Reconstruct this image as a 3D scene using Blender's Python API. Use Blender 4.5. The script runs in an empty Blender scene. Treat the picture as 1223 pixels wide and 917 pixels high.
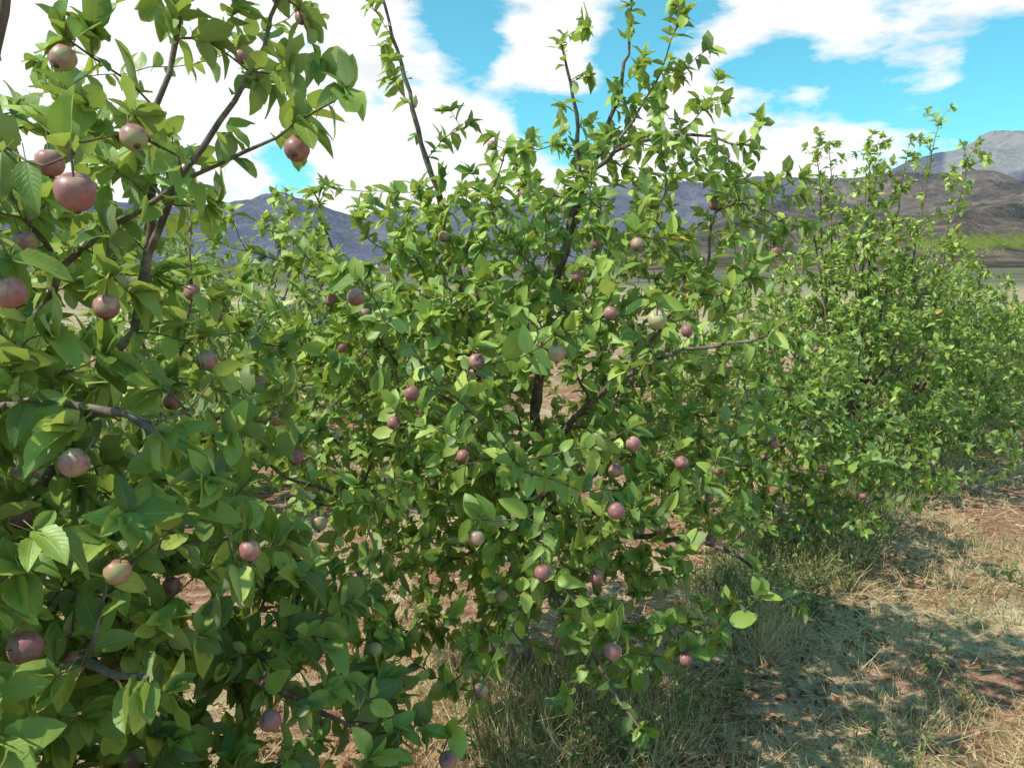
import bpy, math, random
import numpy as np
from mathutils import Vector, Matrix, noise as mnoise

R = np.random.default_rng(7)
random.seed(7)
scene = bpy.context.scene
CAMZ = 1.6
PITCH = math.radians(6.8)
CAM = np.array([0, 0, CAMZ])
TOTAL = 0

def pixel_to_world(px, py, d):
    """world point from image pixel coordinates and a depth along the camera axis"""
    x = (px-611.5)/923.0; y = (458.5-py)/923.0
    f = np.array([0, math.cos(PITCH), -math.sin(PITCH)]); u = np.array([0, math.sin(PITCH), math.cos(PITCH)])
    return CAM + d*(f + x*np.array([1., 0, 0]) + y*u)

ROWA = math.radians(39.5)
RD = np.array([math.sin(ROWA), math.cos(ROWA)])      # row direction
RN = np.array([math.cos(ROWA), -math.sin(ROWA)])     # to the alley side
ROW0 = np.array([0.05, 3.1])

def gh(x, y):
    x = np.asarray(x, float); y = np.asarray(y, float)
    r = np.sqrt(x*x+y*y)
    t = (x-ROW0[0])*RD[0]+(y-ROW0[1])*RD[1]
    near = np.exp(-(r/25)**2)
    b = 0.018*np.sin(2.1*x+1.3*y)*np.sin(1.7*y-0.6*x+1)+0.012*np.sin(5.3*x-2.2*y)*np.sin(4.1*y+3.0*x)+0.007*np.sin(11*x+5*y)*np.sin(9*y-7*x)
    drop = -0.022*np.clip(t-3, 0, 40)
    rise = 0.03*np.clip(r-70, 0, None)
    wav = 0.25*np.sin(x*0.05+1)*np.sin(y*0.043)*np.clip((r-15)/60, 0, 1)
    return b*near+drop+rise+wav

# ------------------------------------------------------------------ mesh helpers
def quads_mesh(name, V, Q, uv=None, rnd=None, smooth=True, extra=None):
    global TOTAL
    TOTAL += len(Q)
    me = bpy.data.meshes.new(name)
    V = np.ascontiguousarray(V, dtype=np.float32); Q = np.ascontiguousarray(Q, dtype=np.int32)
    me.vertices.add(len(V)); me.vertices.foreach_set('co', V.ravel())
    me.loops.add(Q.size); me.loops.foreach_set('vertex_index', Q.ravel())
    me.polygons.add(len(Q)); me.polygons.foreach_set('loop_start', np.arange(len(Q), dtype=np.int32)*4)
    me.update(calc_edges=True)
    if smooth:
        me.polygons.foreach_set('use_smooth', np.ones(len(Q), dtype=bool))
    if uv is not None:
        l = me.uv_layers.new(name='UVMap')
        l.data.foreach_set('uv', np.asarray(uv, np.float32)[Q.ravel()].ravel())
    if rnd is not None:
        a = me.attributes.new('rnd', 'FLOAT', 'POINT'); a.data.foreach_set('value', np.asarray(rnd, np.float32))
    if extra:
        for k, v in extra.items():
            a = me.attributes.new(k, 'FLOAT', 'POINT'); a.data.foreach_set('value', np.asarray(v, np.float32))
    return me

def add_obj(name, me, mat, parent=None, loc=None):
    ob = bpy.data.objects.new(name, me)
    scene.collection.objects.link(ob)
    if mat: me.materials.append(mat)
    if parent: ob.parent = parent
    if loc is not None: ob.location = loc
    return ob

def norm(v):
    return v/np.maximum(np.linalg.norm(v, axis=-1, keepdims=True), 1e-9)

def instance(tv, tq, tuv, P, A, N, S, rnd):
    A = norm(A); N = norm(N-(N*A).sum(1, keepdims=True)*A); B = np.cross(A, N)
    n = len(P); k = len(tv)
    V = P[:, None, :]+S[:, None, None]*(tv[None, :, 0:1]*B[:, None, :]+tv[None, :, 1:2]*A[:, None, :]+tv[None, :, 2:3]*N[:, None, :])
    Q = tq[None]+(np.arange(n)*k)[:, None, None]
    UV = np.tile(tuv, (n, 1)) if tuv is not None else None
    return V.reshape(-1, 3), Q.reshape(-1, 4), UV, np.repeat(rnd, k)

class Bag:
    def __init__(s): s.V = []; s.Q = []; s.U = []; s.r = []; s.n = 0
    def add(s, V, Q, U, r):
        if len(V) == 0: return
        s.V.append(V); s.Q.append(Q+s.n); s.r.append(r); s.n += len(V)
        s.U.append(U if U is not None else np.zeros((len(V), 2)))
    def mesh(s, name, uv=True):
        return quads_mesh(name, np.concatenate(s.V), np.concatenate(s.Q), np.concatenate(s.U) if uv else None, np.concatenate(s.r))

def grid_quads(rows, cols, wrap=False):
    q = []
    cc = cols if wrap else cols-1
    for i in range(rows-1):
        for j in range(cc):
            j2 = (j+1) % cols
            q.append((i*cols+j, i*cols+j2, (i+1)*cols+j2, (i+1)*cols+j))
    return np.array(q)

# ------------------------------------------------------------------ leaf templates
def leaf_template(detail, fold, curl, twist, wav, seed):
    if detail == 2:
        vs = np.array([-.38, 0., .04, .10, .17, .24, .31, .38, .45, .52, .59, .66, .73, .80, .87, .93, 1.0]); cols = [-1, -.5, 0, .5, 1]
    elif detail == 1:
        vs = np.array([-.35, 0, .06, .22, .45, .70, .9, 1.0]); cols = [-1, 0, 1]
    else:
        vs = np.array([0, .2, .6, 1.0]); cols = [-1, 0, 1]
    wf = [1.0, .85, 1.08, .9, .95, 1.12][seed % 6]
    verts = []; uv = []
    for i, v in enumerate(vs):
        if v < 0.01: hw = 0.011 if detail else 0.04
        else:
            hw = 0.295*wf*(math.sin(math.pi*min(1, v**0.82))**0.7)
            if v > 0.97: hw = 0.004 if detail else .02
            elif detail == 2: hw *= 1+(0.05 if i % 2 else -0.04)
        for c in cols:
            x = hw*c
            vv = max(v, 0)
            z = fold*abs(x)-curl*vv*vv+0.10*(-v if v < 0 else 0)
            if abs(c) == 1 and v > 0: z += wav*math.sin(v*11+c*2+seed)
            x2 = x*math.cos(twist*vv)
            z += x*math.sin(twist*vv)
            verts.append((x2, v-(0.02 if (detail == 2 and abs(c) == 1 and i % 2 and v > .1) else 0), z)); uv.append((c*0.5+0.5, v))
    return np.array(verts), grid_quads(len(vs), len(cols)), np.array(uv)

LT = {}
for det in (0, 1, 2):
    LT[det] = [leaf_template(det, f, c, t, w, i) for i, (f, c, t, w) in enumerate([
        (.30, .14, .2, .02), (.55, .26, -.4, .025), (.2, .38, .3, .03), (.8, .15, .1, .015), (.45, .5, -.5, .035), (.15, -.06, .5, .035)])]

def apple_template(n=12):
    prof = [(-.40, .03), (-.45, .14), (-.45, .30), (-.28, .47), (-.06, .51), (.15, .485), (.32, .40), (.43, .27), (.465, .17), (.45, .09), (.56, .075), (.54, .03)]
    v = []; uv = []
    for i, (y, r) in enumerate(prof):
        for j in range(n):
            a = 2*math.pi*j/n
            k = 1+0.03*math.cos(5*a)*(1 if y > .2 else .2)
            if i == 10: k *= 1+0.35*math.cos(5*a)
            v.append((r*k*math.cos(a), y, r*k*math.sin(a))); uv.append((j/n, i/(len(prof)-1)))
    return np.array(v), grid_quads(len(prof), n, True), np.array(uv)
AT = apple_template(14)

# ------------------------------------------------------------------ materials
def new_mat(name):
    m = bpy.data.materials.new(name); m.use_nodes = True
    nt = m.node_tree; nt.nodes.clear()
    out = nt.nodes.new('ShaderNodeOutputMaterial')
    return m, nt, out
def N(nt, t, **kw):
    n = nt.nodes.new(t)
    for k, v in kw.items():
        if k == 'inputs':
            for a, b in v.items(): n.inputs[a].default_value = b
        else: setattr(n, k, v)
    return n
def ramp(nt, stops, interp='LINEAR'):
    n = nt.nodes.new('ShaderNodeValToRGB'); cr = n.color_ramp; cr.interpolation = interp
    while len(cr.elements) < len(stops): cr.elements.new(0.5)
    for e, (p, c) in zip(cr.elements, stops):
        e.position = p; e.color = (c[0], c[1], c[2], 1) if len(c) == 3 else c
    return n
def mixc(nt, a, b, f, mode='MIX'):
    n = nt.nodes.new('ShaderNodeMix'); n.data_type = 'RGBA'; n.blend_type = mode
    for s, v in ((0, f), (6, a), (7, b)):
        if isinstance(v, bpy.types.NodeSocket): nt.links.new(v, n.inputs[s])
        else: n.inputs[s].default_value = v if not isinstance(v, tuple) or len(v) == 4 else (*v, 1)
    return n.outputs[2]
def mth(nt, op, a, b=None, c=None, clamp=False):
    n = nt.nodes.new('ShaderNodeMath'); n.operation = op; n.use_clamp = clamp
    for i, v in enumerate((a, b, c)):
        if v is None: continue
        if isinstance(v, bpy.types.NodeSocket): nt.links.new(v, n.inputs[i])
        else: n.inputs[i].default_value = v
    return n.outputs[0]

def leaf_material(name, stops, under, trans, tfac=0.33, rough=0.46, veins=True, mid=False, gloss=True):
    m, nt, out = new_mat(name); L = nt.links.new
    at = N(nt, 'ShaderNodeAttribute', attribute_name='rnd')
    rp = ramp(nt, stops); L(at.outputs['Fac'], rp.inputs[0])
    col = rp.outputs[0]
    geo = N(nt, 'ShaderNodeNewGeometry')
    vein = None
    if veins or mid:
        uv = N(nt, 'ShaderNodeUVMap'); sp = N(nt, 'ShaderNodeSeparateXYZ'); L(uv.outputs[0], sp.inputs[0])
        au = mth(nt, 'ABSOLUTE', mth(nt, 'SUBTRACT', sp.outputs[0], 0.5))
        midv = mth(nt, 'SUBTRACT', 1.0, mth(nt, 'MULTIPLY', au, 20.0), clamp=True)
    if veins:
        ns = N(nt, 'ShaderNodeTexNoise', inputs={'Scale': 45.0, 'Detail': 1.0}); L(geo.outputs['Position'], ns.inputs['Vector'])
        dark = mixc(nt, (0.7, 0.72, 0.7, 1), (1.3, 1.25, 1.2, 1), ns.outputs[0])
        col = mixc(nt, col, dark, 1.0, 'MULTIPLY')
        k = mth(nt, 'SUBTRACT', mth(nt, 'MULTIPLY', sp.outputs[1], 9.0), mth(nt, 'MULTIPLY', au, 5.5))
        fr = mth(nt, 'ABSOLUTE', mth(nt, 'SUBTRACT', mth(nt, 'FRACT', k), 0.5))
        side = mth(nt, 'SUBTRACT', 1.0, mth(nt, 'MULTIPLY', fr, 9.0), clamp=True)
        vein = mth(nt, 'MAXIMUM', mth(nt, 'MULTIPLY', side, 0.5), midv)
    elif mid: vein = midv
    if vein is not None: col = mixc(nt, col, (0.36, 0.44, 0.15, 1), mth(nt, 'MULTIPLY', vein, 0.5))
    colf = mixc(nt, col, (*under, 1), mth(nt, 'MULTIPLY', geo.outputs['Backfacing'], 0.75))
    if gloss:
        bs = N(nt, 'ShaderNodeBsdfPrincipled'); L(colf, bs.inputs['Base Color'])
        bs.inputs['Specular IOR Level'].default_value = 0.45
        L(mth(nt, 'ADD', mth(nt, 'MULTIPLY', geo.outputs['Backfacing'], 0.35), rough), bs.inputs['Roughness'])
        if veins:
            bp = N(nt, 'ShaderNodeBump', inputs={'Strength': 0.5, 'Distance': 0.001})
            L(mth(nt, 'SUBTRACT', 1.0, vein), bp.inputs['Height']); L(bp.outputs[0], bs.inputs['Normal'])
    else:
        bs = N(nt, 'ShaderNodeBsdfDiffuse'); L(colf, bs.inputs[0])
    tr = N(nt, 'ShaderNodeBsdfTranslucent')
    L(mixc(nt, (*trans, 1), col, 0.35), tr.inputs[0])
    mx = N(nt, 'ShaderNodeMixShader', inputs={0: tfac}); L(bs.outputs[0], mx.inputs[1]); L(tr.outputs[0], mx.inputs[2])
    L(mx.outputs[0], out.inputs[0])
    return m

GREEN = [(0.0, (0.07, 0.135, 0.035)), (0.32, (0.17, 0.27, 0.05)), (0.66, (0.35, 0.46, 0.09)), (0.97, (0.54, 0.62, 0.15)), (1.0, (0.66, 0.44, 0.07))]
UND = (0.29, 0.35, 0.19); TRN = (0.60, 0.70, 0.08)
M_leaf = leaf_material('apple_leaf', GREEN, UND, TRN, .30)
M_leafm = leaf_material('apple_leaf_small', GREEN, UND, TRN, .30, veins=False, mid=True)
M_leaff = leaf_material('apple_leaf_plain', GREEN, UND, TRN, .30, veins=False)
M_shrub = leaf_material('shrub_leaf', [(0, (0.11, 0.15, 0.08)), (1, (0.26, 0.30, 0.17))], (0.25, 0.28, 0.2), (0.3, 0.36, 0.15), 0.2, 0.6, False, gloss=False)
M_weed = leaf_material('weed_leaf', [(0, (0.10, 0.14, 0.045)), (.6, (0.22, 0.25, 0.09)), (1, (0.42, 0.38, 0.18))], (0.2, 0.24, 0.12), (0.3, 0.38, 0.12), 0.2, 0.55, False, gloss=False)
M_straw = leaf_material('dry_grass_blade', [(0, (0.40, 0.26, 0.13)), (.5, (0.68, 0.53, 0.28)), (1, (0.84, 0.74, 0.49))], (0.6, 0.48, 0.28), (0.6, 0.46, 0.24), 0.2, 0.6, False, gloss=False)
M_litter = leaf_material('fallen_leaf', [(0, (0.10, 0.05, 0.03)), (.6, (0.24, 0.12, 0.065)), (1, (0.42, 0.28, 0.15))], (0.3, 0.2, 0.12), (0.3, 0.15, 0.05), 0.12, 0.7, False, gloss=False)

def bark_material():
    m, nt, out = new_mat('apple_bark'); L = nt.links.new
    geo = N(nt, 'ShaderNodeNewGeometry')
    n1 = N(nt, 'ShaderNodeTexNoise', inputs={'Scale': 28.0, 'Detail': 4.0, 'Roughness': 0.7}); L(geo.outputs['Position'], n1.inputs['Vector'])
    r = ramp(nt, [(0.3, (0.05, 0.036, 0.03)), (0.52, (0.15, 0.11, 0.085)), (0.68, (0.30, 0.25, 0.21))]); L(n1.outputs[0], r.inputs[0])
    at = N(nt, 'ShaderNodeAttribute', attribute_name='rnd')
    c = mixc(nt, r.outputs[0], (0.17, 0.10, 0.065, 1), mth(nt, 'MULTIPLY', at.outputs['Fac'], 0.6))
    bs = N(nt, 'ShaderNodeBsdfPrincipled', inputs={'Roughness': 0.8}); L(c, bs.inputs['Base Color'])
    bp = N(nt, 'ShaderNodeBump', inputs={'Strength': 0.7, 'Distance': 0.004}); L(n1.outputs[0], bp.inputs['Height']); L(bp.outputs[0], bs.inputs['Normal'])
    L(bs.outputs[0], out.inputs[0]); return m
M_bark = bark_material()

def apple_material():
    m, nt, out = new_mat('young_apple_skin'); L = nt.links.new
    at = N(nt, 'ShaderNodeAttribute', attribute_name='rnd')
    uv = N(nt, 'ShaderNodeUVMap'); sp = N(nt, 'ShaderNodeSeparateXYZ'); L(uv.outputs[0], sp.inputs[0])
    geo = N(nt, 'ShaderNodeNewGeometry')
    n1 = N(nt, 'ShaderNodeTexNoise', inputs={'Scale': 30.0, 'Detail': 4.0, 'Roughness': .6}); L(geo.outputs['Position'], n1.inputs['Vector'])
    n2 = N(nt, 'ShaderNodeTexVoronoi', inputs={'Scale': 380.0}); L(geo.outputs['Position'], n2.inputs['Vector'])
    n3 = N(nt, 'ShaderNodeTexNoise', inputs={'Scale': 160.0, 'Detail': 2.0}); L(geo.outputs['Position'], n3.inputs['Vector'])
    f = mth(nt, 'ADD', mth(nt, 'MULTIPLY', n1.outputs[0], 1.5), mth(nt, 'MULTIPLY', at.outputs['Fac'], 0.4))
    r = ramp(nt, [(0.66, (0.35, 0.37, 0.13)), (0.80, (0.44, 0.27, 0.15)), (0.92, (0.40, 0.13, 0.115)), (1.0, (0.30, 0.075, 0.08))]); L(f, r.inputs[0])
    c = mixc(nt, r.outputs[0], (0.52, 0.42, 0.38, 1), mth(nt, 'MULTIPLY', n3.outputs[0], 0.38))
    dots = mth(nt, 'SUBTRACT', 1.0, mth(nt, 'MULTIPLY', n2.outputs[0], 4.5), clamp=True)
    c = mixc(nt, c, (0.66, 0.56, 0.46, 1), mth(nt, 'MULTIPLY', dots, 0.45))
    cal = mth(nt, 'MULTIPLY', mth(nt, 'SUBTRACT', sp.outputs[1], 0.72), 12.0, clamp=True)
    c = mixc(nt, c, (0.13, 0.11, 0.07, 1), cal)
    bs = N(nt, 'ShaderNodeBsdfPrincipled', inputs={'Roughness': 0.42, 'Specular IOR Level': 0.4}); L(c, bs.inputs['Base Color'])
    L(bs.outputs[0], out.inputs[0]); return m
M_apple = apple_material()

# ------------------------------------------------------------------ tree builder
def catmull(pts, step):
    pts = [np.array(p, float) for p in pts]
    if len(pts) == 2: pts = [pts[0], (pts[0]+pts[1])/2, pts[1]]
    P = [2*pts[0]-pts[1]]+pts+[2*pts[-1]-pts[-2]]
    out = [pts[0]]
    for i in range(1, len(P)-2):
        n = max(1, int(round(np.linalg.norm(P[i+1]-P[i])/step)))
        for k in range(1, n+1):
            t = k/n
            out.append(0.5*((2*P[i])+(-P[i-1]+P[i+1])*t+(2*P[i-1]-5*P[i]+4*P[i+1]-P[i+2])*t*t+(-P[i-1]+3*P[i]-3*P[i+1]+P[i+2])*t**3))
    return out

class Tree:
    def __init__(s, base, seed, step=0.05):
        s.rng = np.random.default_rng(seed)
        s.step = step
        s.base = np.array([base[0], base[1], float(gh(base[0], base[1]))])
        cap = 40000
        s.P = np.zeros((cap, 3)); s.D = np.zeros((cap, 3)); s.par = np.full(cap, -1, int); s.pl = np.zeros(cap); s.rmin = np.zeros(cap)
        s.n = 0; s.chains = []; s.apples = []
    def node(s, p, par, rmin=0):
        i = s.n; s.P[i] = p; s.par[i] = par; s.rmin[i] = rmin
        if par >= 0:
            d = p-s.P[par]; l = np.linalg.norm(d); s.D[i] = d/max(l, 1e-6); s.pl[i] = s.pl[par]+l
        else: s.D[i] = (0, 0, 1)
        s.n += 1; return i
    def polyline(s, pts, r0, r1, root=False, jit=0.006):
        pts = [np.array(p, float) for p in pts]
        if root:
            st = s.node(pts[0], -1, r0)
        else:
            d = np.linalg.norm(s.P[:s.n]-pts[0], axis=1); st = int(d.argmin()); pts[0] = s.P[st].copy()
        path = catmull(pts, s.step); ch = [st]; w = np.zeros(3)
        for k, p in enumerate(path[1:]):
            t = (k+1)/(len(path)-1)
            w = w*0.75+s.rng.normal(0, jit, 3)
            i = s.node(p+w, ch[-1], r0+(r1-r0)*t); ch.append(i)
        s.chains.append(ch); return ch
    def twig(s, tgt, tipdir=None, pen=0.2, maxlen=9):
        P = s.P[:s.n]; v = tgt-P; d = np.linalg.norm(v, axis=1)
        cosb = (v*s.D[:s.n]).sum(1)/np.maximum(d, 1e-6)
        cost = d*(1+0.35*(1-cosb))+pen*s.pl[:s.n]*0.5
        cost[s.P[:s.n, 2] < s.base[2]+0.3] += 1
        k = int(cost.argmin()); L = d[k]
        if L < 0.05 or L > maxlen: return None
        p0 = P[k].copy(); out = v[k]/L
        side = s.rng.normal(0, 1, 3); side -= side.dot(out)*out
        p1 = p0+(s.D[k]*0.35+out*0.5+np.array([0, 0, .1]))*L*0.4
        td = out*0.7+np.array([0, 0, 0.35])+side*0.12 if tipdir is None else tipdir
        p2 = tgt-td*L*0.35+side*0.05*L
        n = max(2, int(round(L/s.step))); ch = [k]
        for i in range(1, n+1):
            t = i/n
            p = (1-t)**3*p0+3*(1-t)**2*t*p1+3*(1-t)*t*t*p2+t**3*tgt
            if i < n: p = p+s.rng.normal(0, 0.004, 3)
            ch.append(s.node(p, ch[-1]))
        s.chains.append(ch); return ch
    def finish(s, name, detail=1, leaf=(0.05, 0.08), per=2.0, spur=0.35, rosette=7, apples_extra=0, adia=(0.030, 0.040), prune=None, leafmat=None, ctr=None, tip=0.0015, cap_leaves=99999, cam_gap=.55, lod=None):
        n = s.n; rng = s.rng
        r2 = np.zeros(n); nch = np.zeros(n, int)
        for i in range(n):
            if s.par[i] >= 0: nch[s.par[i]] += 1
        rad = np.zeros(n)
        for i in range(n-1, -1, -1):
            r = math.sqrt(r2[i]) if nch[i] else tip
            r = max(r, s.rmin[i]); rad[i] = r
            if s.par[i] >= 0: r2[s.par[i]] += (r*0.985)**2 if not (s.rmin[i] > 0) else r*r*0.9
        rad = np.minimum(rad, 0.06)
        bag = Bag()
        for ch in s.chains:
            ids = np.array(ch); P = s.P[ids]; rr = rad[ids].copy()
            rr[0] = min(rr[0], rr[1]*1.15) if len(rr) > 1 else rr[0]
            k = 9 if rr.max() > 0.015 else (5 if rr.max() > .004 else 3)
            T = norm(np.gradient(P, axis=0)); up = np.array([0.31, 0.17, 0.93]) if abs(T[0, 2]) < 0.8 else np.array([0.9, 0.3, 0.1])
            U = norm(np.cross(T, up)); W = np.cross(T, U)
            a = np.arange(k)*2*math.pi/k
            ring = np.cos(a)[None, :, None]*U[:, None, :]+np.sin(a)[None, :, None]*W[:, None, :]
            lump = 1+0.12*np.sin(np.arange(len(ids))*2.3)[:, None, None]*(rr.max() > .012)
            V = (P[:, None, :]+ring*rr[:, None, None]*lump).reshape(-1, 3)
            rv = np.repeat(np.clip(1-rr/0.006, 0, 1), k)
            bag.add(V, grid_quads(len(ids), k, True), None, rv)
        emp = bpy.data.objects.new(name, None); scene.collection.objects.link(emp); emp.location = s.base
        emp.empty_display_size = 0.3
        LP = []; LA = []
        if ctr is None: ctr = s.base+np.array([0, 0, 1.2])
        phi = 0.0
        for ch in s.chains:
            for a in range(1, len(ch)):
                i = ch[a]; p = s.P[i]; q = s.P[ch[a-1]]; T = s.D[i]
                if rad[i] < 0.0045:
                    m = per
                    m = int(m)+(rng.random() < m-int(m))
                    for j in range(m):
                        phi += 2.4
                        o = norm(np.cross(T, np.array([math.cos(phi), math.sin(phi), 0.3*math.sin(phi*1.7)])))
                        LP.append(q+(p-q)*((j+rng.random()*0.5)/m)); LA.append(o*0.85+T*0.6)
                elif rad[i] < 0.02 and rng.random() < spur:
                    o = norm(rng.normal(0, 1, 3)+np.array([0, 0, .5])); c = p+o*rng.uniform(.01, .05)
                    for j in range(int(rng.integers(4, 7))):
                        LP.append(c); LA.append(o*0.5+norm(rng.normal(0, 1, 3)))
            i = ch[-1]
            if rad[i] < 0.006:
                T = s.D[i]
                for j in range(rosette):
                    phi += 2.4
                    o = norm(np.cross(T, np.array([math.cos(phi), math.sin(phi), 0.2])))
                    LP.append(s.P[i]-T*rng.random()*0.015); LA.append(o*0.8+T*rng.uniform(.2, 1.1))
        tips = [ch[-1] for ch in s.chains if rad[ch[-1]] < .004]
        ap = list(s.apples)
        for _ in range(apples_extra):
            i = tips[int(rng.integers(len(tips)))]
            dd = rng.uniform(*adia); c = s.P[i]+np.array([rng.normal(0, .01), rng.normal(0, .01), -0.02-dd*0.5])
            if np.linalg.norm(c-CAM) > 1.0: ap.append((c, dd))
        LP = np.array(LP); LA = norm(np.array(LA)+rng.normal(0, .22, (len(LP), 3)))
        LA[:, 2] -= rng.uniform(-.05, 0.35, len(LP))
        outw = norm(LP-ctr)
        NN = np.array([0, 0, 0.75])+outw*0.6+rng.normal(0, .5, (len(LP), 3))
        S = rng.uniform(leaf[0], leaf[1], len(LP))*np.clip(rng.normal(1, .2, len(LP)), .5, 1.3)
        ok = np.linalg.norm(LP-CAM, axis=1) > cam_gap
        ok &= LP[:, 2] > gh(LP[:, 0], LP[:, 1])+0.08
        ok &= rng.random(len(LP)) < cap_leaves/len(LP)
        C = LP+norm(LA)*S[:, None]*0.7
        for c, dd in ap:
            ok &= np.linalg.norm(C-c, axis=1) > dd*0.85
        if prune:
            for c, dd in s.apples:
                v = CAM-c; L = np.linalg.norm(v); v = v/L
                t = np.clip(((C-c)*v).sum(1), 0, L-.01); dist = np.linalg.norm(C-(c+t[:, None]*v), axis=1)
                lim = dd*0.5*(1-t/L)+S*0.33
                ok &= ~((t > 0.0) & (dist < lim) & (rng.random(len(C)) < prune))
        LP, LA, NN, S = LP[ok], LA[ok], NN[ok], S[ok]
        rr = np.clip(rng.normal(.45, .24, len(LP))+0.18*(LP[:, 2]-1.4-s.base[2]), 0, .96)
        rr[rng.random(len(LP)) < 0.0015] = 1.0
        lb = Bag(); idx = rng.integers(0, 6, len(LP))
        dc = np.linalg.norm(LP-CAM, axis=1)
        det = np.full(len(LP), detail)
        if lod is not None: det = np.where(dc > lod, detail-1, detail)
        for dt in set(det.tolist()):
            for t in range(6):
                mk = (idx == t) & (det == dt)
                if mk.any(): lb.add(*instance(*LT[dt][t], LP[mk], LA[mk], NN[mk], S[mk], rr[mk]))
        TM = Matrix.Translation(-Vector(s.base))
        if ap:
            AP = np.array([a[0] for a in ap]); AD = np.array([a[1] for a in ap])
            ax = norm(np.array([0, -.25, -1.0])+rng.normal(0, .45, (len(AP), 3)))
            ab = Bag()
            ab.add(*instance(*AT, AP, ax, norm(rng.normal(0, 1, (len(AP), 3))), AD, np.clip(rng.normal(.55, .3, len(AP)), 0, 1)))
            ml = ab.mesh(name+'_fruit'); ml.transform(TM)
            add_obj('apples', ml, M_apple, emp)
            for c, a, d in zip(AP, ax, AD):
                p0 = c-a*d*0.40; p1 = p0-a*0.018+np.array([0, 0, .008]); ii = int(np.linalg.norm(s.P[:n]-p1, axis=1).argmin()); p2 = s.P[ii]
                if np.linalg.norm(p2-p1) > 0.15: p2 = p1-a*0.01
                PP = np.array([p0, p1, p2]); aa = np.arange(4)*math.pi/2
                ring = np.stack([np.cos(aa), np.sin(aa), 0*aa], 1)
                V = (PP[:, None, :]+ring[None]*0.0013).reshape(-1, 3)
                bag.add(V, grid_quads(3, 4, True), None, np.ones(12)*0.7)
        mw = bag.mesh(name+'_wood', uv=False); mw.transform(TM); add_obj('trunk_and_branches', mw, M_bark, emp)
        mf = lb.mesh(name+'_foliage', uv=detail > 0); mf.transform(TM)
        add_obj('leaves', mf, leafmat or (M_leaff, M_leafm, M_leaf)[detail], emp)
        print(name, 'nodes', n, 'leaves', len(LP), 'trunk r', round(rad[0], 3), 'total quads', TOTAL)
        return emp

def sample_blobs(rng, blobs, n):
    w = np.array([b[1][0]*b[1][1]*b[1][2]*(b[2] if len(b) > 2 else 1) for b in blobs]); w = w/w.sum()
    out = []
    for c, r, *_ in [blobs[i] for i in rng.choice(len(blobs), n, p=w)]:
        d = norm(rng.normal(0, 1, 3)); out.append(np.array(c)+d*np.array(r)*rng.random()**0.30)
    return np.array(out)

def fill(tr, blobs, n, zmin=0.32):
    T = sample_blobs(tr.rng, blobs, n)
    T = T[T[:, 2] > gh(T[:, 0], T[:, 1])+zmin]
    T = T[np.linalg.norm(T-CAM, axis=1) > 0.72]
    c = tr.base+np.array([0, 0, .6])
    o = np.argsort(np.linalg.norm(T-c, axis=1)*tr.rng.uniform(.8, 1.2, len(T)))
    for t in T[o]: tr.twig(t)

def side_shoots(tr, ch, n, ln, start=0.3):
    for _ in range(n):
        k = ch[min(len(ch)-1, int(len(ch)*tr.rng.uniform(start, 1)))]
        d = norm(tr.rng.normal(0, 1, 3)+np.array([0, 0, .45])+tr.D[k]*0.5)
        tr.twig(tr.P[k]+d*tr.rng.uniform(.4, 1)*ln, pen=0)

# ================================================================== MAIN TREE
mt = Tree((0.05, 3.1), 11)
b = mt.base
mt.polyline([b-[0, 0, .05], b+[-.02, 0, .3], b+[.02, -.02, .6], b+[.04, 0, .85]], .05, .036, root=True)
mt.polyline([b+[0, 0, .62], (-.08, 3.0, 1.0), (-.17, 2.85, 1.5), (-.27, 2.75, 1.95), (-.36, 2.7, 2.3), (-.47, 2.65, 2.72)], .024, .003)
LA_ = mt.chains[-1]
mt.polyline([b+[0, 0, .85], (.12, 3.0, 1.4), (.21, 2.92, 1.85), (.22, 2.85, 2.2), (.17, 2.8, 2.47)], .026, .0035); LB_ = mt.chains[-1]
mt.polyline([(.21, 2.92, 1.85), (.33, 2.88, 2.15), (.38, 2.85, 2.4), (.41, 2.8, 2.68)], .012, .003); LC_ = mt.chains[-1]
mt.polyline([(.2, 2.92, 1.8), (.32, 2.78, 2.06), (.55, 2.65, 2.12), (.73, 2.55, 2.06)], .013, .003); LD_ = mt.chains[-1]
mt.polyline([(.36, 2.78, 2.1), (.48, 2.75, 2.3), (.55, 2.72, 2.48)], .006, .002); LE_ = mt.chains[-1]
mt.polyline([b+[0, 0, .55], (.35, 2.75, .72), (.65, 2.4, .78), (.88, 2.2, .66)], .018, .003)
mt.polyline([b+[0, 0, .8], (.2, 2.6, 1.15), (.42, 2.2, 1.4), (.64, 1.92, 1.5)], .018, .003)
mt.polyline([b+[0, 0, .7], (-.1, 2.6, .95), (-.05, 2.1, 1.15), (.0, 1.75, 1.2)], .018, .003)
mt.polyline([b+[0, 0, .6], (-.3, 2.7, .85), (-.6, 2.3, 1.0), (-.75, 2.1, 1.2)], .018, .003)
mt.polyline([b+[0, 0, .6], (.3, 3.4, 1.0), (.5, 3.7, 1.4)], .02, .004)
mt.polyline([b+[0, 0, .7], (-.4, 3.3, 1.1), (-.7, 3.3, 1.6), (-.8, 3.2, 2.0)], .02, .003); LF_ = mt.chains[-1]
mt.polyline([b+[0, 0, .5], (.1, 2.6, .6), (.2, 2.1, .62), (.35, 1.85, .5)], .014, .003)
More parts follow.
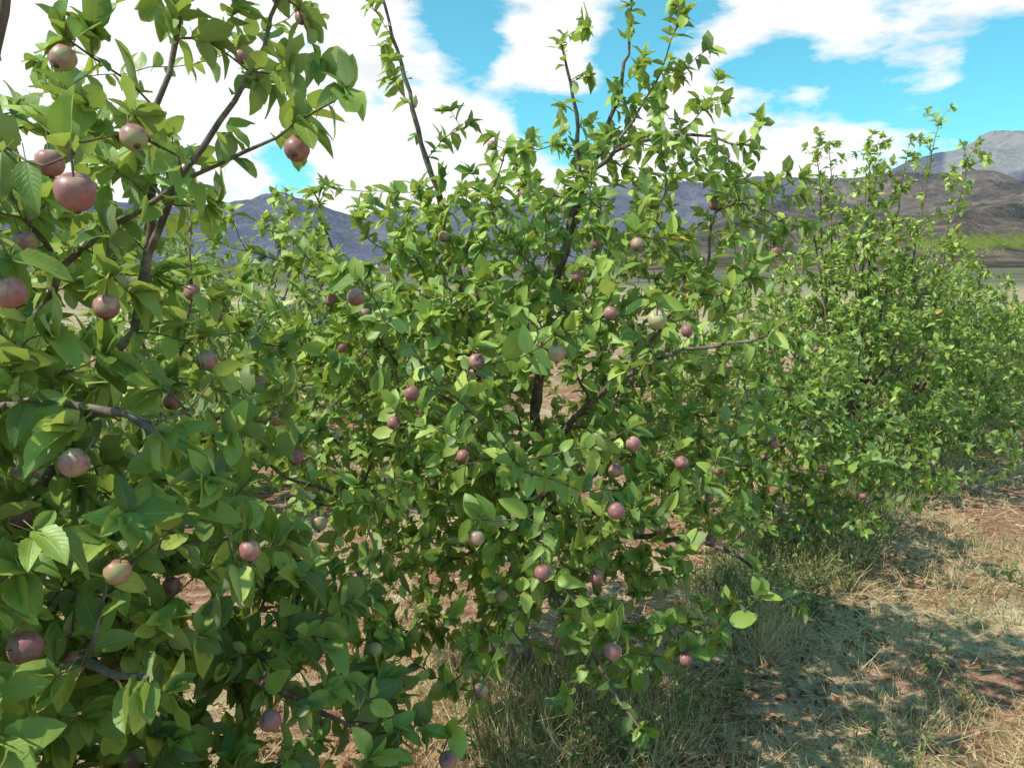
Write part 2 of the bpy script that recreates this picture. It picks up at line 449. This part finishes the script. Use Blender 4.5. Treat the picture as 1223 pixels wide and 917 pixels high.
heroM = [(425,355,24),(381,625,21),(353,546,21),(569,432,22),(562,458,22),(665,422,24),(729,374,18),(785,382,26),(761,292,18),
 (596,554,22),(570,558,18),(553,545,18),(757,530,20),(736,610,24),(648,684,22),(569,643,22),(732,778,24),(712,291,13.5),(626,232,14),
 (588,174,13),(649,181,13),(492,470,21),(470,505,18),(660,262,14),(735,562,19),(574,825,20),(712,690,19),(530,283,15),(690,330,16),(535,908,24),(447,775,22)]
for px, py, dp in heroM:
    dd = 0.035; c = pixel_to_world(px, py, .040*923/dp)
    if mt.twig(c+np.array([0, .02, dd*0.5+0.02]), pen=.1) is not None: mt.apples.append((c, dd))
fill(mt, [((.05, 2.85, 1.2), (.92, 1.0, .75)), ((.33, 2.8, 1.86), (.74, .6, .42), 1.8), ((.05, 2.3, .85), (.78, .5, .48), 1.4), ((-.6, 2.75, 1.45), (.6, .6, .55), 1.5), ((.05, 3.2, 1.0), (1.0, .5, .7), 1.2)], 1550, .2)
for ch, n_, l_ in ((LA_, 26, .18), (LB_, 16, .18), (LC_, 14, .16), (LD_, 24, .2), (LE_, 11, .15), (LF_, 14, .2)):
    side_shoots(mt, ch, n_, l_, .35)
mt.finish('apple_tree', detail=1, leaf=(.035, .060), per=2.35, apples_extra=50, prune=.85, ctr=np.array([.05, 3.0, 1.0]), cap_leaves=37000, lod=2.5)

# ================================================================== LEFT NEAR TREE
lt = Tree((-1.35, 1.4), 23)
b = lt.base
lt.polyline([b-[0, 0, .05], b+[.02, 0, .4], b+[.05, .02, .8]], .055, .042, root=True)
lt.polyline([b+[0, 0, .75], (-1.1, 1.35, 1.2), (-.85, 1.3, 1.5), (-.6, 1.22, 1.72), (-.33, 1.2, 1.85)], .014, .002); U1 = lt.chains[-1]
lt.polyline([b+[0, 0, .8], (-.95, 1.4, 1.15), (-.64, 1.35, 1.55), (-.57, 1.3, 1.85), (-.5, 1.3, 2.2)], .014, .003); U2 = lt.chains[-1]
lt.polyline([(-.6, 1.33, 1.65), (-.47, 1.32, 1.9), (-.38, 1.35, 2.1), (-.3, 1.35, 2.25)], .007, .002); U3 = lt.chains[-1]
lt.polyline([b+[0, 0, .8], (-1.0, 1.15, 1.3), (-.75, 1.0, 1.6), (-.58, .88, 1.8), (-.5, .85, 2.05)], .016, .004); U4 = lt.chains[-1]
lt.polyline([b+[0, 0, .7], (-.95, 1.1, 1.25), (-.66, 1.0, 1.44), (-.45, .95, 1.42)], .022, .005); U5 = lt.chains[-1]
lt.polyline([b+[0, 0, .6], (-1.0, 1.2, .9), (-.65, 1.0, 1.1), (-.45, .9, 1.15)], .018, .004)
lt.polyline([b+[0, 0, .6], (-1.0, 1.5, .8), (-.6, 1.45, .85), (-.3, 1.5, .7)], .018, .004)
lt.polyline([b+[0, 0, .8], (-1.2, 1.6, 1.4), (-1.1, 1.8, 2.0)], .022, .004)
lt.polyline([b+[0, 0, .8], (-1.6, 1.4, 1.4), (-1.8, 1.4, 1.9)], .022, .004)
lt.polyline([b+[0, 0, .7], (-1.4, 1.0, 1.1), (-1.2, .6, 1.5)], .022, .004)
heroL = [(90,230,56),(200,313,30),(127,367,36),(247,431,30),(160,165,38),(75,70,36),(88,553,42),(140,683,38),(298,658,32),(88,792,34),(143,800,28),
 (311,806,27),(323,860,31),(12,350,46),(160,905,27),(288,68,19),(360,22,19),(30,290,34),(60,195,40),(205,480,24),(230,350,24),(330,500,22),(25,620,30),(205,700,26)]
for px, py, dp in heroL:
    dd = 0.034; c = pixel_to_world(px, py, .042*923/dp)
    if lt.twig(c+np.array([-.01, .02, dd*0.5+0.02]), pen=.1) is not None: lt.apples.append((c, dd))
fill(lt, [((-1.15, 1.35, 1.1), (.8, .75, .75)), ((-.8, 1.45, .75), (.62, .55, .5), 2.4), ((-1.2, 1.45, 1.75), (.65, .55, .42), .6), ((-.68, 1.08, 1.3), (.3, .33, .4), 2.6)], 1200, .2)
for ch, n_, l_ in ((U1, 20, .17), (U2, 20, .18), (U3, 16, .15), (U4, 10, .14), (U5, 8, .13)):
    side_shoots(lt, ch, n_, l_, .4)
lt.finish('apple_tree', detail=2, leaf=(.038, .064), per=2.3, apples_extra=24, prune=.94, ctr=np.array([-1.3, 1.5, .9]), cam_gap=.66, lod=1.15, cap_leaves=26000)

# ================================================================== REST OF THE ROW
def generic(base, seed, H, Wd, n, detail, leaf, per, spires=4, apples=15, step=.06, leafmat=None, spire_pts=None, name='apple_tree', tip=.0015, zlow=.35, shoots=9, shl=.2, skirt=True, cap=9999):
    t = Tree(base, seed, step); rng = t.rng; b = t.base
    t.polyline([b-[0, 0, .05], b+[rng.normal(0, .04), rng.normal(0, .04), .3], b+[rng.normal(0, .05), rng.normal(0, .05), .6]], .05, .036, root=True)
    a0 = rng.random()*6.28
    for k in range(5):
        a = a0+k*1.257+rng.normal(0, .2)
        e = b+[Wd*.7*math.cos(a), Wd*.7*math.sin(a), H*rng.uniform(.5, .75)]
        t.polyline([b+[0, 0, rng.uniform(.4, .6)], b+[Wd*.3*math.cos(a), Wd*.3*math.sin(a), H*.38], e], .022, .004)
    chs = []
    sp = spire_pts if spire_pts is not None else [(rng.normal(0, Wd*.35), rng.normal(0, Wd*.35), H*rng.uniform(1.0, 1.2)) for _ in range(spires)]
    for q in sp:
        t.polyline([b+[0, 0, .55], b+[q[0]*.5, q[1]*.5, H*.55], b+[q[0]*.8, q[1]*.8, H*.85], b+[q[0], q[1], q[2]]], .018, .0025); chs.append(t.chains[-1])
    hz = (H-zlow)/2
    bl = [(b+[0, 0, zlow+hz*.85], (Wd, Wd, hz*.85)), (b+[0, 0, zlow+hz*1.3], (Wd*.72, Wd*.72, hz*.7), .9)]
    if skirt: bl.append((b+[RN[0]*.35, RN[1]*.35, zlow+.35], (Wd*.9, Wd*.9, .38), 1.2))
    fill(t, bl, n, .14)
    for ch in chs: side_shoots(t, ch, shoots, shl, .4)
    return t.finish(name, detail=detail, leaf=leaf, per=per, apples_extra=apples, leafmat=leafmat, ctr=b+[0, 0, H*.45], tip=tip, cap_leaves=cap)

def sibling(src, xy, rotz, sc, name='apple_tree'):
    e = bpy.data.objects.new(name, None); scene.collection.objects.link(e)
    e.location = (xy[0], xy[1], float(gh(*xy))); e.rotation_euler = (0, 0, rotz); e.scale = sc
    for c in src.children:
        o = bpy.data.objects.new(c.name.split('.')[0], c.data); scene.collection.objects.link(o); o.parent = e
    return e

def rowp(t): return ROW0+RD*t
generic(rowp(2.2), 31, 1.65, .95, 640, 0, (.040, .063), 2.4, 3, 20, zlow=.2, cap=18000)
generic(rowp(4.5), 32, 2.4, 1.05, 1000, 0, (.040, .063), 2.4, 0, 30, spire_pts=[(.05, 0, 2.95), (-.35, .1, 2.8), (.55, -.1, 3.0), (.25, .3, 2.7), (-.1, -.3, 2.6), (.75, -.2, 2.65), (-.2, .2, 2.9), (.4, .1, 2.8), (-.45, 0, 2.6)], zlow=.1, shoots=24, shl=.28, cap=28000)
V3 = [generic(rowp(6.6+2.2*i), 40+i, h, 1.08, 580, 0, (.048, .075), 2.2, 5, 12, step=.07, zlow=.08, cap=14000, shoots=13) for i, h in enumerate([2.1, 1.9, 1.8])]
tt = 6.6+6.6
for i in range(11):
    sibling(V3[int(R.integers(3))], rowp(tt)+R.normal(0, .06, 2), math.radians(float(R.choice([0, 180]))+R.normal(0, 12)), (1, 1, float(R.uniform(.75, .88))))
    tt += 2.2
for i, (p, sc) in enumerate([((-4.6, 6.2), .95), ((-3.2, 8.1), .95), ((-1.7, 9.9), .9)]):
    sibling(V3[i], p, 1.3*i+.5, (1.05, 1.05, sc))
sibling(V3[0], (-2.3, 5.6), 2.2, (1.0, 1.0, .93))
generic((-2.35, 10.5), 95, 2.1, 1.2, 260, 0, (.06, .1), 1.8, 2, 0, step=.09, leafmat=M_shrub, name='olive_shrub', skirt=False, cap=4500)

# ================================================================== GROUND
def build_ground():
    rs = np.concatenate([np.linspace(.02, 14, 130), np.geomspace(14.4, 1250, 60), [1400, 2500, 8000]]); na = 360
    A = np.linspace(0, 2*math.pi, na, endpoint=False)
    RR, AA = np.meshgrid(rs, A, indexing='ij'); X = RR*np.sin(AA); Y = RR*np.cos(AA)
    Z = gh(X, Y)
    Z[RR > 1300] = 30
    V = np.stack([X, Y, Z], -1).reshape(-1, 3)
    Q = grid_quads(len(rs), na, True)[:, ::-1]
    me = quads_mesh('ground', V, Q, extra={'dist': RR.ravel()})
    m, nt, out = new_mat('orchard_soil'); L = nt.links.new
    geo = N(nt, 'ShaderNodeNewGeometry')
    def nz(sc, det=5, rg=.6):
        n = N(nt, 'ShaderNodeTexNoise', inputs={'Scale': sc, 'Detail': float(det), 'Roughness': rg}); L(geo.outputs['Position'], n.inputs['Vector']); return n.outputs[0]
    a = nz(1.3, 4, .65); bb = nz(14, 5, .7); c = nz(90, 3, .75); d = nz(.25, 3)
    soil = ramp(nt, [(.3, (.13, .055, .035)), (.5, (.32, .16, .10)), (.7, (.50, .32, .21))]); L(bb, soil.inputs[0])
    straw = ramp(nt, [(.35, (.30, .21, .12)), (.5, (.54, .41, .25)), (.68, (.75, .64, .44))]); L(c, straw.inputs[0])
    f = ramp(nt, [(.47, (0, 0, 0)), (.61, (1, 1, 1))]); L(mth(nt, 'ADD', mth(nt, 'MULTIPLY', a, .7), mth(nt, 'MULTIPLY', bb, .3)), f.inputs[0])
    col = mixc(nt, soil.outputs[0], straw.outputs[0], f.outputs[0])
    col = mixc(nt, col, (.11, .05, .032, 1), mth(nt, 'MULTIPLY', mth(nt, 'SUBTRACT', c, .53), 5.0, clamp=True))
    ad = N(nt, 'ShaderNodeAttribute', attribute_name='dist')
    f1 = mth(nt, 'DIVIDE', mth(nt, 'SUBTRACT', ad.outputs['Fac'], 14), 30, clamp=True)
    fld = ramp(nt, [(.35, (.26, .20, .125)), (.6, (.42, .33, .21))]); L(d, fld.inputs[0])
    col = mixc(nt, col, fld.outputs[0], f1)
    f2 = mth(nt, 'DIVIDE', mth(nt, 'SUBTRACT', ad.outputs['Fac'], 120), 130, clamp=True)
    n5 = nz(.02, 4, .7); scr = ramp(nt, [(.4, (.085, .10, .06)), (.6, (.18, .155, .11))]); L(n5, scr.inputs[0])
    col = mixc(nt, col, scr.outputs[0], f2)
    bs = N(nt, 'ShaderNodeBsdfPrincipled', inputs={'Roughness': 1.0, 'Specular IOR Level': 0.0}); L(col, bs.inputs['Base Color'])
    bp = N(nt, 'ShaderNodeBump', inputs={'Strength': .9, 'Distance': .04}); L(bb, bp.inputs['Height']); L(bp.outputs[0], bs.inputs['Normal'])
    L(bs.outputs[0], out.inputs[0])
    add_obj('ground', me, m)
build_ground()

# ================================================================== GRASS / LITTER
def blade_template(seg=2, bend=.4):
    v = []; uv = []
    for i in range(seg+1):
        t = i/seg; w = 0.5*(1-t*.85)
        for c in (-1, 1): v.append((w*c, t, bend*t*t)); uv.append((c*.5+.5, t))
    return np.array(v), grid_quads(seg+1, 2), np.array(uv)
BT = [blade_template(2, x) for x in (.15, .4, .75)]
def blades(bag, P, A, L, Wd, rnd):
    n = len(P); idx = R.integers(0, 3, n)
    for k in range(3):
        m = idx == k
        tv, tq, tu = BT[k]
        Pm, Am = P[m], norm(A[m]); Nn = norm(R.normal(0, 1, (m.sum(), 3))); Nn = norm(Nn-(Nn*Am).sum(1, keepdims=True)*Am); B = np.cross(Am, Nn)
        V = Pm[:, None]+tv[None, :, 0:1]*B[:, None]*Wd[m][:, None, None]+L[m][:, None, None]*(tv[None, :, 1:2]*Am[:, None]+tv[None, :, 2:3]*Nn[:, None])
        Q = tq[None]+(np.arange(m.sum())*len(tv))[:, None, None]
        bag.add(V.reshape(-1, 3), Q.reshape(-1, 4), np.tile(tu, (m.sum(), 1)), np.repeat(rnd[m], len(tv)))
def spos(n, smin, smax, rmax=16, rmin=1.4, power=1.6):
    out = np.zeros((0, 2))
    for _ in range(60):
        r = rmin+(rmax-rmin)*R.random(n*2)**power; a = R.uniform(-.75, .95, n*2)
        p = np.stack([r*np.sin(a), r*np.cos(a)], 1); s = (p-ROW0)@RN
        out = np.concatenate([out, p[(s > smin) & (s < smax)]])
        if len(out) >= n: break
    return out[:n]
def gz(p): return np.concatenate([p, gh(p[:, 0], p[:, 1])[:, None]], 1)
def nval(p, sc, off=0): return np.array([mnoise.noise(Vector((x*sc+off, y*sc, off))) for x, y in p])
def tufts(name, mat, n, blades_per, hmin, hmax, smin, smax, rad, width, thr, off, sc=.9, power=1.6, lean=.35, rmax=16):
    c = spos(n, smin, smax, power=power, rmax=rmax); k = nval(c, sc, off) > thr; c = c[k]
    m = len(c)*blades_per
    cc = np.repeat(c, blades_per, 0); o = R.normal(0, rad, (m, 2)); p = gz(cc+o)
    A = np.concatenate([o/rad*lean*.6+R.normal(0, lean, (m, 2))*.6, np.ones((m, 1))], 1)
    dist = np.linalg.norm(p[:, :2], axis=1)
    L = np.repeat(R.uniform(hmin, hmax, len(c)), blades_per)*R.uniform(.5, 1.1, m)
    bag = Bag(); blades(bag, p-[0, 0, .005], A, L, width*(1+dist*.12)*R.uniform(.6, 1.3, m), np.clip(np.repeat(R.random(len(c)), blades_per)*.5+R.random(m)*.5, 0, 1))
    add_obj(name, bag.mesh(name, uv=False), mat); print(name, m)
tufts('dry_grass', M_straw, 2600, 14, .04, .12, -4, 5, .05, .003, -.02, 3.3, lean=.7)
tufts('alley_grass', M_straw, 2300, 16, .03, .12, .3, 2.2, .06, .0026, .0, 71.3, sc=1.8, lean=.8, power=1.3, rmax=14)
tufts('tall_dry_grass', M_straw, 560, 26, .12, .28, -.4, .8, .05, .003, -.05, 9.1, power=1.1, lean=.6)
tufts('green_grass', M_weed, 300, 18, .05, .14, -1.5, 5, .06, .004, .25, 17.7)
tufts('row_weeds', M_weed, 480, 22, .10, .26, .1, .6, .07, .005, .0, 29.5, power=.9, rmax=18)
tufts('verge_grass', M_weed, 240, 20, .05, .16, 1.15, 2.4, .09, .004, .12, 51.5, sc=1.3, power=1.0, rmax=14, lean=.6)
def straw():
    n = 64000; p = gz(spos(n, -5, 5, power=1.5)); k = R.random(n) < np.clip(.45+nval(p[:, :2], 1.6, 5.5)*2.2, .06, 1); p = p[k]; n = len(p)
    a = R.uniform(0, 6.28, n); A = np.stack([np.cos(a), np.sin(a), R.normal(.1, .15, n)], 1)
    bag = Bag(); d = np.linalg.norm(p[:, :2], axis=1)
    blades(bag, p+[0, 0, .008], A, R.uniform(.04, .16, n), .0026*(1+d*.15), R.random(n))
    add_obj('straw_litter', bag.mesh('straw_litter', uv=False), M_straw)
    n = 6000; p = gz(spos(n, -1.6, 1.1, power=1.3)); A = R.normal(0, 1, (n, 3)); A[:, 2] *= .2; NN = np.array([0, 0, 1.])+R.normal(0, .35, (n, 3))
    bag = Bag(); T = LT[0]; idx = R.integers(0, len(T), n)
    S = R.uniform(.02, .045, n); rr = R.random(n)
    for t in range(len(T)):
        m = idx == t; bag.add(*instance(*T[t], (p+[0, 0, .012])[m], A[m], NN[m], S[m], rr[m]))
    add_obj('leaf_litter', bag.mesh('leaf_litter', uv=False), M_litter)
straw()
def forbs():
    c = spos(220, .15, .8, power=1.1, rmax=12); c = np.concatenate([c, spos(45, 1.15, 2.4, power=1.1, rmax=12)])
    c = c[nval(c, .9, 44.) > -.1]
    P = []; A = []; SB = Bag()
    for x, y in c:
        z = float(gh(x, y))
        for s_ in range(int(R.integers(3, 7))):
            d = norm(np.array([R.normal(0, .35), R.normal(0, .35), 1])); h = R.uniform(.10, .30)
            q0 = np.array([x, y, z])
            blades(SB, q0[None], d[None], np.array([h]), np.array([.004]), np.array([.5]))
            for k in range(14):
                t = .15+.85*k/14; P.append(q0+d*h*t); o = norm(R.normal(0, 1, 3)*[1, 1, .3]); A.append(o+d*.6)
    P = np.array(P); A = np.array(A); n = len(P); NN = np.array([0, 0, 1.])+R.normal(0, .4, (n, 3)); T = LT[0]
    SB.add(*instance(T[0][0]*[.55, 1, 1], T[0][1], T[0][2], P, A, NN, R.uniform(.022, .042, n), R.random(n)))
    add_obj('weeds', SB.mesh('weeds', uv=False), M_weed)
forbs()
def clods():
    n = 4500; p = gz(spos(n, .3, 3, power=1.3, rmax=10)); n = len(p)
    rows, cols = 5, 6; tv = []
    for i in range(rows):
        th = math.pi*(.04+.92*i/(rows-1))
        for j in range(cols):
            ph = 6.283*j/cols; k = 1+.25*math.sin(ph*2+i*1.3)
            tv.append((math.sin(th)*math.cos(ph)*k, math.sin(th)*math.sin(ph)*k, math.cos(th)*.6))
    tv = np.array(tv); tq = grid_quads(rows, cols, True)
    bag = Bag(); bag.add(*instance(tv, tq, None, p, R.normal(0, 1, (n, 3))*[1, 1, .3], np.array([0, 0, 1.])+R.normal(0, .3, (n, 3)), R.uniform(.003, .014, n), R.random(n)))
    m, nt, out = new_mat('soil_clod'); at = N(nt, 'ShaderNodeAttribute', attribute_name='rnd'); r = ramp(nt, [(0, (.14, .06, .04)), (.7, (.34, .17, .11)), (1, (.48, .34, .24))])
    nt.links.new(at.outputs['Fac'], r.inputs[0]); bs = N(nt, 'ShaderNodeBsdfDiffuse'); nt.links.new(r.outputs[0], bs.inputs[0]); nt.links.new(bs.outputs[0], out.inputs[0])
    add_obj('soil_clods', bag.mesh('soil_clods', uv=False), m)
clods()

# ================================================================== MOUNTAINS
def mountains():
    na, nr = 460, 120
    az = np.linspace(-80, 80, na); rs = np.linspace(1000, 6200, nr)
    far_e = np.interp(az, [-80, -45, -30, -22, -16, -11, -6, 0, 6, 11.6, 16, 20, 25, 28, 31, 34, 45, 60, 80], [4, 5, 5.4, 5.2, 6.3, 5.0, 5.6, 6.2, 6.9, 7.5, 7.4, 7.0, 7.2, 7.9, 8.7, 8.7, 8.8, 6.5, 5])
    near_e = np.interp(az, [-80, -20, 5, 12, 17, 21, 26, 30, 34, 40, 60, 80], [1.5, 1.8, 2.2, 4.4, 6.0, 6.7, 7.2, 7.1, 6.3, 6, 4, 2.5])
    V = []; hz = []; veg = []; pale = []
    base = 0.03*(1000-70)
    for i, r in enumerate(rs):
        for j, a in enumerate(az):
            x = r*math.sin(math.radians(a)); y = r*math.cos(math.radians(a))
            rid = mnoise.ridged_multi_fractal(Vector((x*.0014, y*.0014, 3.1)), .9, 2.1, 6, 1.0, 2.0)
            fb = mnoise.fractal(Vector((x*.003, y*.003, 7.7)), .8, 2.0, 5)
            e1 = math.tan(math.radians(far_e[j]))*4700
            t = min(1, max(0, (r-2500)/2200)); f1 = t*t*(3-2*t)
            if r > 4700: f1 = 1-((r-4700)/1500)*.7
            h1 = (e1-base)*f1*(1+.2*(rid-1.1)*(1.4-f1)+.055*fb)
            e2 = math.tan(math.radians(near_e[j]))*2700
            t = min(1, max(0, (r-1000)/1700)); f2 = t**1.45
            if r > 2700: f2 = max(0, 1-((r-2700)/1200))
            h2 = (e2-base)*f2*(1+.42*(rid-1.1)*(1.25-f2)+.07*fb)
            z = base-2+max(h1, h2, 0)+(r-1000)*.004
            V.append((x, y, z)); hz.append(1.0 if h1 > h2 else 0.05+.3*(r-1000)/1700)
            ee = math.degrees(math.atan2(z, r))
            pale.append(1.0 if (h1 > h2 and a > 28.5 and ee > 7.3+.5*fb) else 0.)
            veg.append(1.0 if (2.7 < ee+.25*fb < 3.5 and a > 27 and r < 2200) else 0)
    me = quads_mesh('mountain_range', np.array(V), grid_quads(nr, na)[:, ::-1], extra={'haze_tint': hz, 'veg': veg, 'pale': pale})
    m, nt, out = new_mat('mountain_rock'); L = nt.links.new
    geo = N(nt, 'ShaderNodeNewGeometry')
    n1 = N(nt, 'ShaderNodeTexNoise', inputs={'Scale': .004, 'Detail': 6.0, 'Roughness': .65}); L(geo.outputs['Position'], n1.inputs['Vector'])
    n2 = N(nt, 'ShaderNodeTexNoise', inputs={'Scale': .025, 'Detail': 6.0, 'Roughness': .75}); L(geo.outputs['Position'], n2.inputs['Vector'])
    r = ramp(nt, [(.40, (.05, .055, .035)), (.5, (.165, .115, .085)), (.60, (.34, .25, .18))]); L(mth(nt, 'ADD', mth(nt, 'MULTIPLY', n1.outputs[0], .55), mth(nt, 'MULTIPLY', n2.outputs[0], .45)), r.inputs[0])
    ah = N(nt, 'ShaderNodeAttribute', attribute_name='haze_tint'); av = N(nt, 'ShaderNodeAttribute', attribute_name='veg'); apl = N(nt, 'ShaderNodeAttribute', attribute_name='pale')
    col = mixc(nt, r.outputs[0], (.17, .195, .31, 1), mth(nt, 'MULTIPLY', ah.outputs['Fac'], .6))  # aerial haze put into the rock colour as a bluish tint, stronger far off
    col = mixc(nt, col, (.50, .46, .43, 1), mth(nt, 'MULTIPLY', apl.outputs['Fac'], n2.outputs[0]))
    col = mixc(nt, col, (.24, .28, .05, 1), mth(nt, 'MULTIPLY', av.outputs['Fac'], .8))
    bs = N(nt, 'ShaderNodeBsdfDiffuse'); L(col, bs.inputs[0])
    bp = N(nt, 'ShaderNodeBump', inputs={'Strength': .9, 'Distance': 40.0}); L(n2.outputs[0], bp.inputs['Height']); L(bp.outputs[0], bs.inputs['Normal'])
    L(bs.outputs[0], out.inputs[0])
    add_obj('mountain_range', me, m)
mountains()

# ================================================================== SKY + SUN
SUN_AZ, SUN_EL = math.radians(-112), math.radians(53)
w = bpy.data.worlds.new('World'); scene.world = w; w.use_nodes = True
nt = w.node_tree; nt.nodes.clear(); L = nt.links.new
out = nt.nodes.new('ShaderNodeOutputWorld')
sky = nt.nodes.new('ShaderNodeTexSky'); sky.sky_type = 'NISHITA'; sky.sun_disc = False
sky.sun_elevation = SUN_EL; sky.sun_rotation = SUN_AZ
tint = mixc(nt, sky.outputs[0], (0.62, 1.5, 1.36, 1), 1.0, 'MULTIPLY')
bg1 = N(nt, 'ShaderNodeBackground', inputs={'Strength': .15}); L(tint, bg1.inputs[0])
tc = nt.nodes.new('ShaderNodeTexCoord'); sp = nt.nodes.new('ShaderNodeSeparateXYZ'); L(tc.outputs['Generated'], sp.inputs[0])
zz = mth(nt, 'ADD', mth(nt, 'MAXIMUM', sp.outputs[2], 0), .25)
cb = nt.nodes.new('ShaderNodeCombineXYZ'); L(mth(nt, 'DIVIDE', sp.outputs[0], zz), cb.inputs[0]); L(mth(nt, 'DIVIDE', sp.outputs[1], zz), cb.inputs[1]); L(mth(nt, 'MULTIPLY', sp.outputs[2], 3.0), cb.inputs[2])
n1 = N(nt, 'ShaderNodeTexNoise', inputs={'Scale': 3.4, 'Detail': 9.0, 'Roughness': .58, 'Distortion': .15}); L(cb.outputs[0], n1.inputs['Vector'])
dens = mth(nt, 'ADD', mth(nt, 'MULTIPLY', n1.outputs[0], 1.25), 0.08)
# clouds are thinned out of view, overhead and behind, to lower the ambient light
dens = mth(nt, 'SUBTRACT', dens, mth(nt, 'MULTIPLY', mth(nt, 'SUBTRACT', sp.outputs[2], .40, clamp=True), 4.0))
dens = mth(nt, 'SUBTRACT', dens, mth(nt, 'MULTIPLY', mth(nt, 'MULTIPLY', sp.outputs[1], -1.0, clamp=True), .5))
def hole(azd, eld, rad, amt):
    global dens
    a, e = math.radians(azd), math.radians(eld)
    v = nt.nodes.new('ShaderNodeVectorMath'); v.operation = 'DISTANCE'; L(tc.outputs['Generated'], v.inputs[0]); v.inputs[1].default_value = (math.sin(a)*math.cos(e), math.cos(a)*math.cos(e), math.sin(e))
    k = mth(nt, 'SUBTRACT', 1.0, mth(nt, 'DIVIDE', v.outputs['Value'], rad), clamp=True)
    dens = mth(nt, 'SUBTRACT', dens, mth(nt, 'MULTIPLY', k, amt))
for h in [(-4.5, 19, .08, .55), (-2, 15.5, .06, .48), (1.5, 12, .06, .45), (5, 11, .06, .4), (10.5, 19, .10, .55), (8, 15, .06, .42), (18, 14, .08, .48), (24, 12.5, .07, .45), (30.5, 12, .10, .55), (33, 15, .07, .42), (-16, 9, .055, .45)]:
    hole(*h)
cr = ramp(nt, [(.41, (0, 0, 0)), (.60, (1, 1, 1))]); L(dens, cr.inputs[0])
shade = ramp(nt, [(.3, (1.15, 1.15, 1.15)), (.55, (1.03, 1.04, 1.05)), (.75, (.88, .91, .95))])
n2 = N(nt, 'ShaderNodeTexNoise', inputs={'Scale': 4.0, 'Detail': 4.0}); L(cb.outputs[0], n2.inputs['Vector']); L(n2.outputs[0], shade.inputs[0])
bg2 = N(nt, 'ShaderNodeBackground', inputs={'Strength': 1.02}); L(shade.outputs[0], bg2.inputs[0])
ms = nt.nodes.new('ShaderNodeMixShader'); L(cr.outputs[0], ms.inputs[0]); L(bg1.outputs[0], ms.inputs[1]); L(bg2.outputs[0], ms.inputs[2]); L(ms.outputs[0], out.inputs[0])

sd = bpy.data.lights.new('sun', 'SUN'); sd.energy = 5.0; sd.angle = math.radians(.5); sd.color = (1, .96, .86)
so = bpy.data.objects.new('sun', sd); scene.collection.objects.link(so)
dirv = Vector((math.sin(SUN_AZ)*math.cos(SUN_EL), math.cos(SUN_AZ)*math.cos(SUN_EL), math.sin(SUN_EL)))
so.rotation_euler = dirv.to_track_quat('Z', 'Y').to_euler(); so.location = (-5, 5, 12)

cam = bpy.data.cameras.new('camera'); co = bpy.data.objects.new('camera', cam); scene.collection.objects.link(co)
co.location = CAM; co.rotation_euler = (math.pi/2-PITCH, 0, 0)
cam.sensor_width = 36; cam.angle = 2*math.atan(611.5/923); cam.clip_start = .05; cam.clip_end = 20000
scene.camera = co
scene.view_settings.view_transform = 'Standard'; scene.view_settings.look = 'None'; scene.view_settings.exposure = 0
print('TOTAL QUADS', TOTAL)
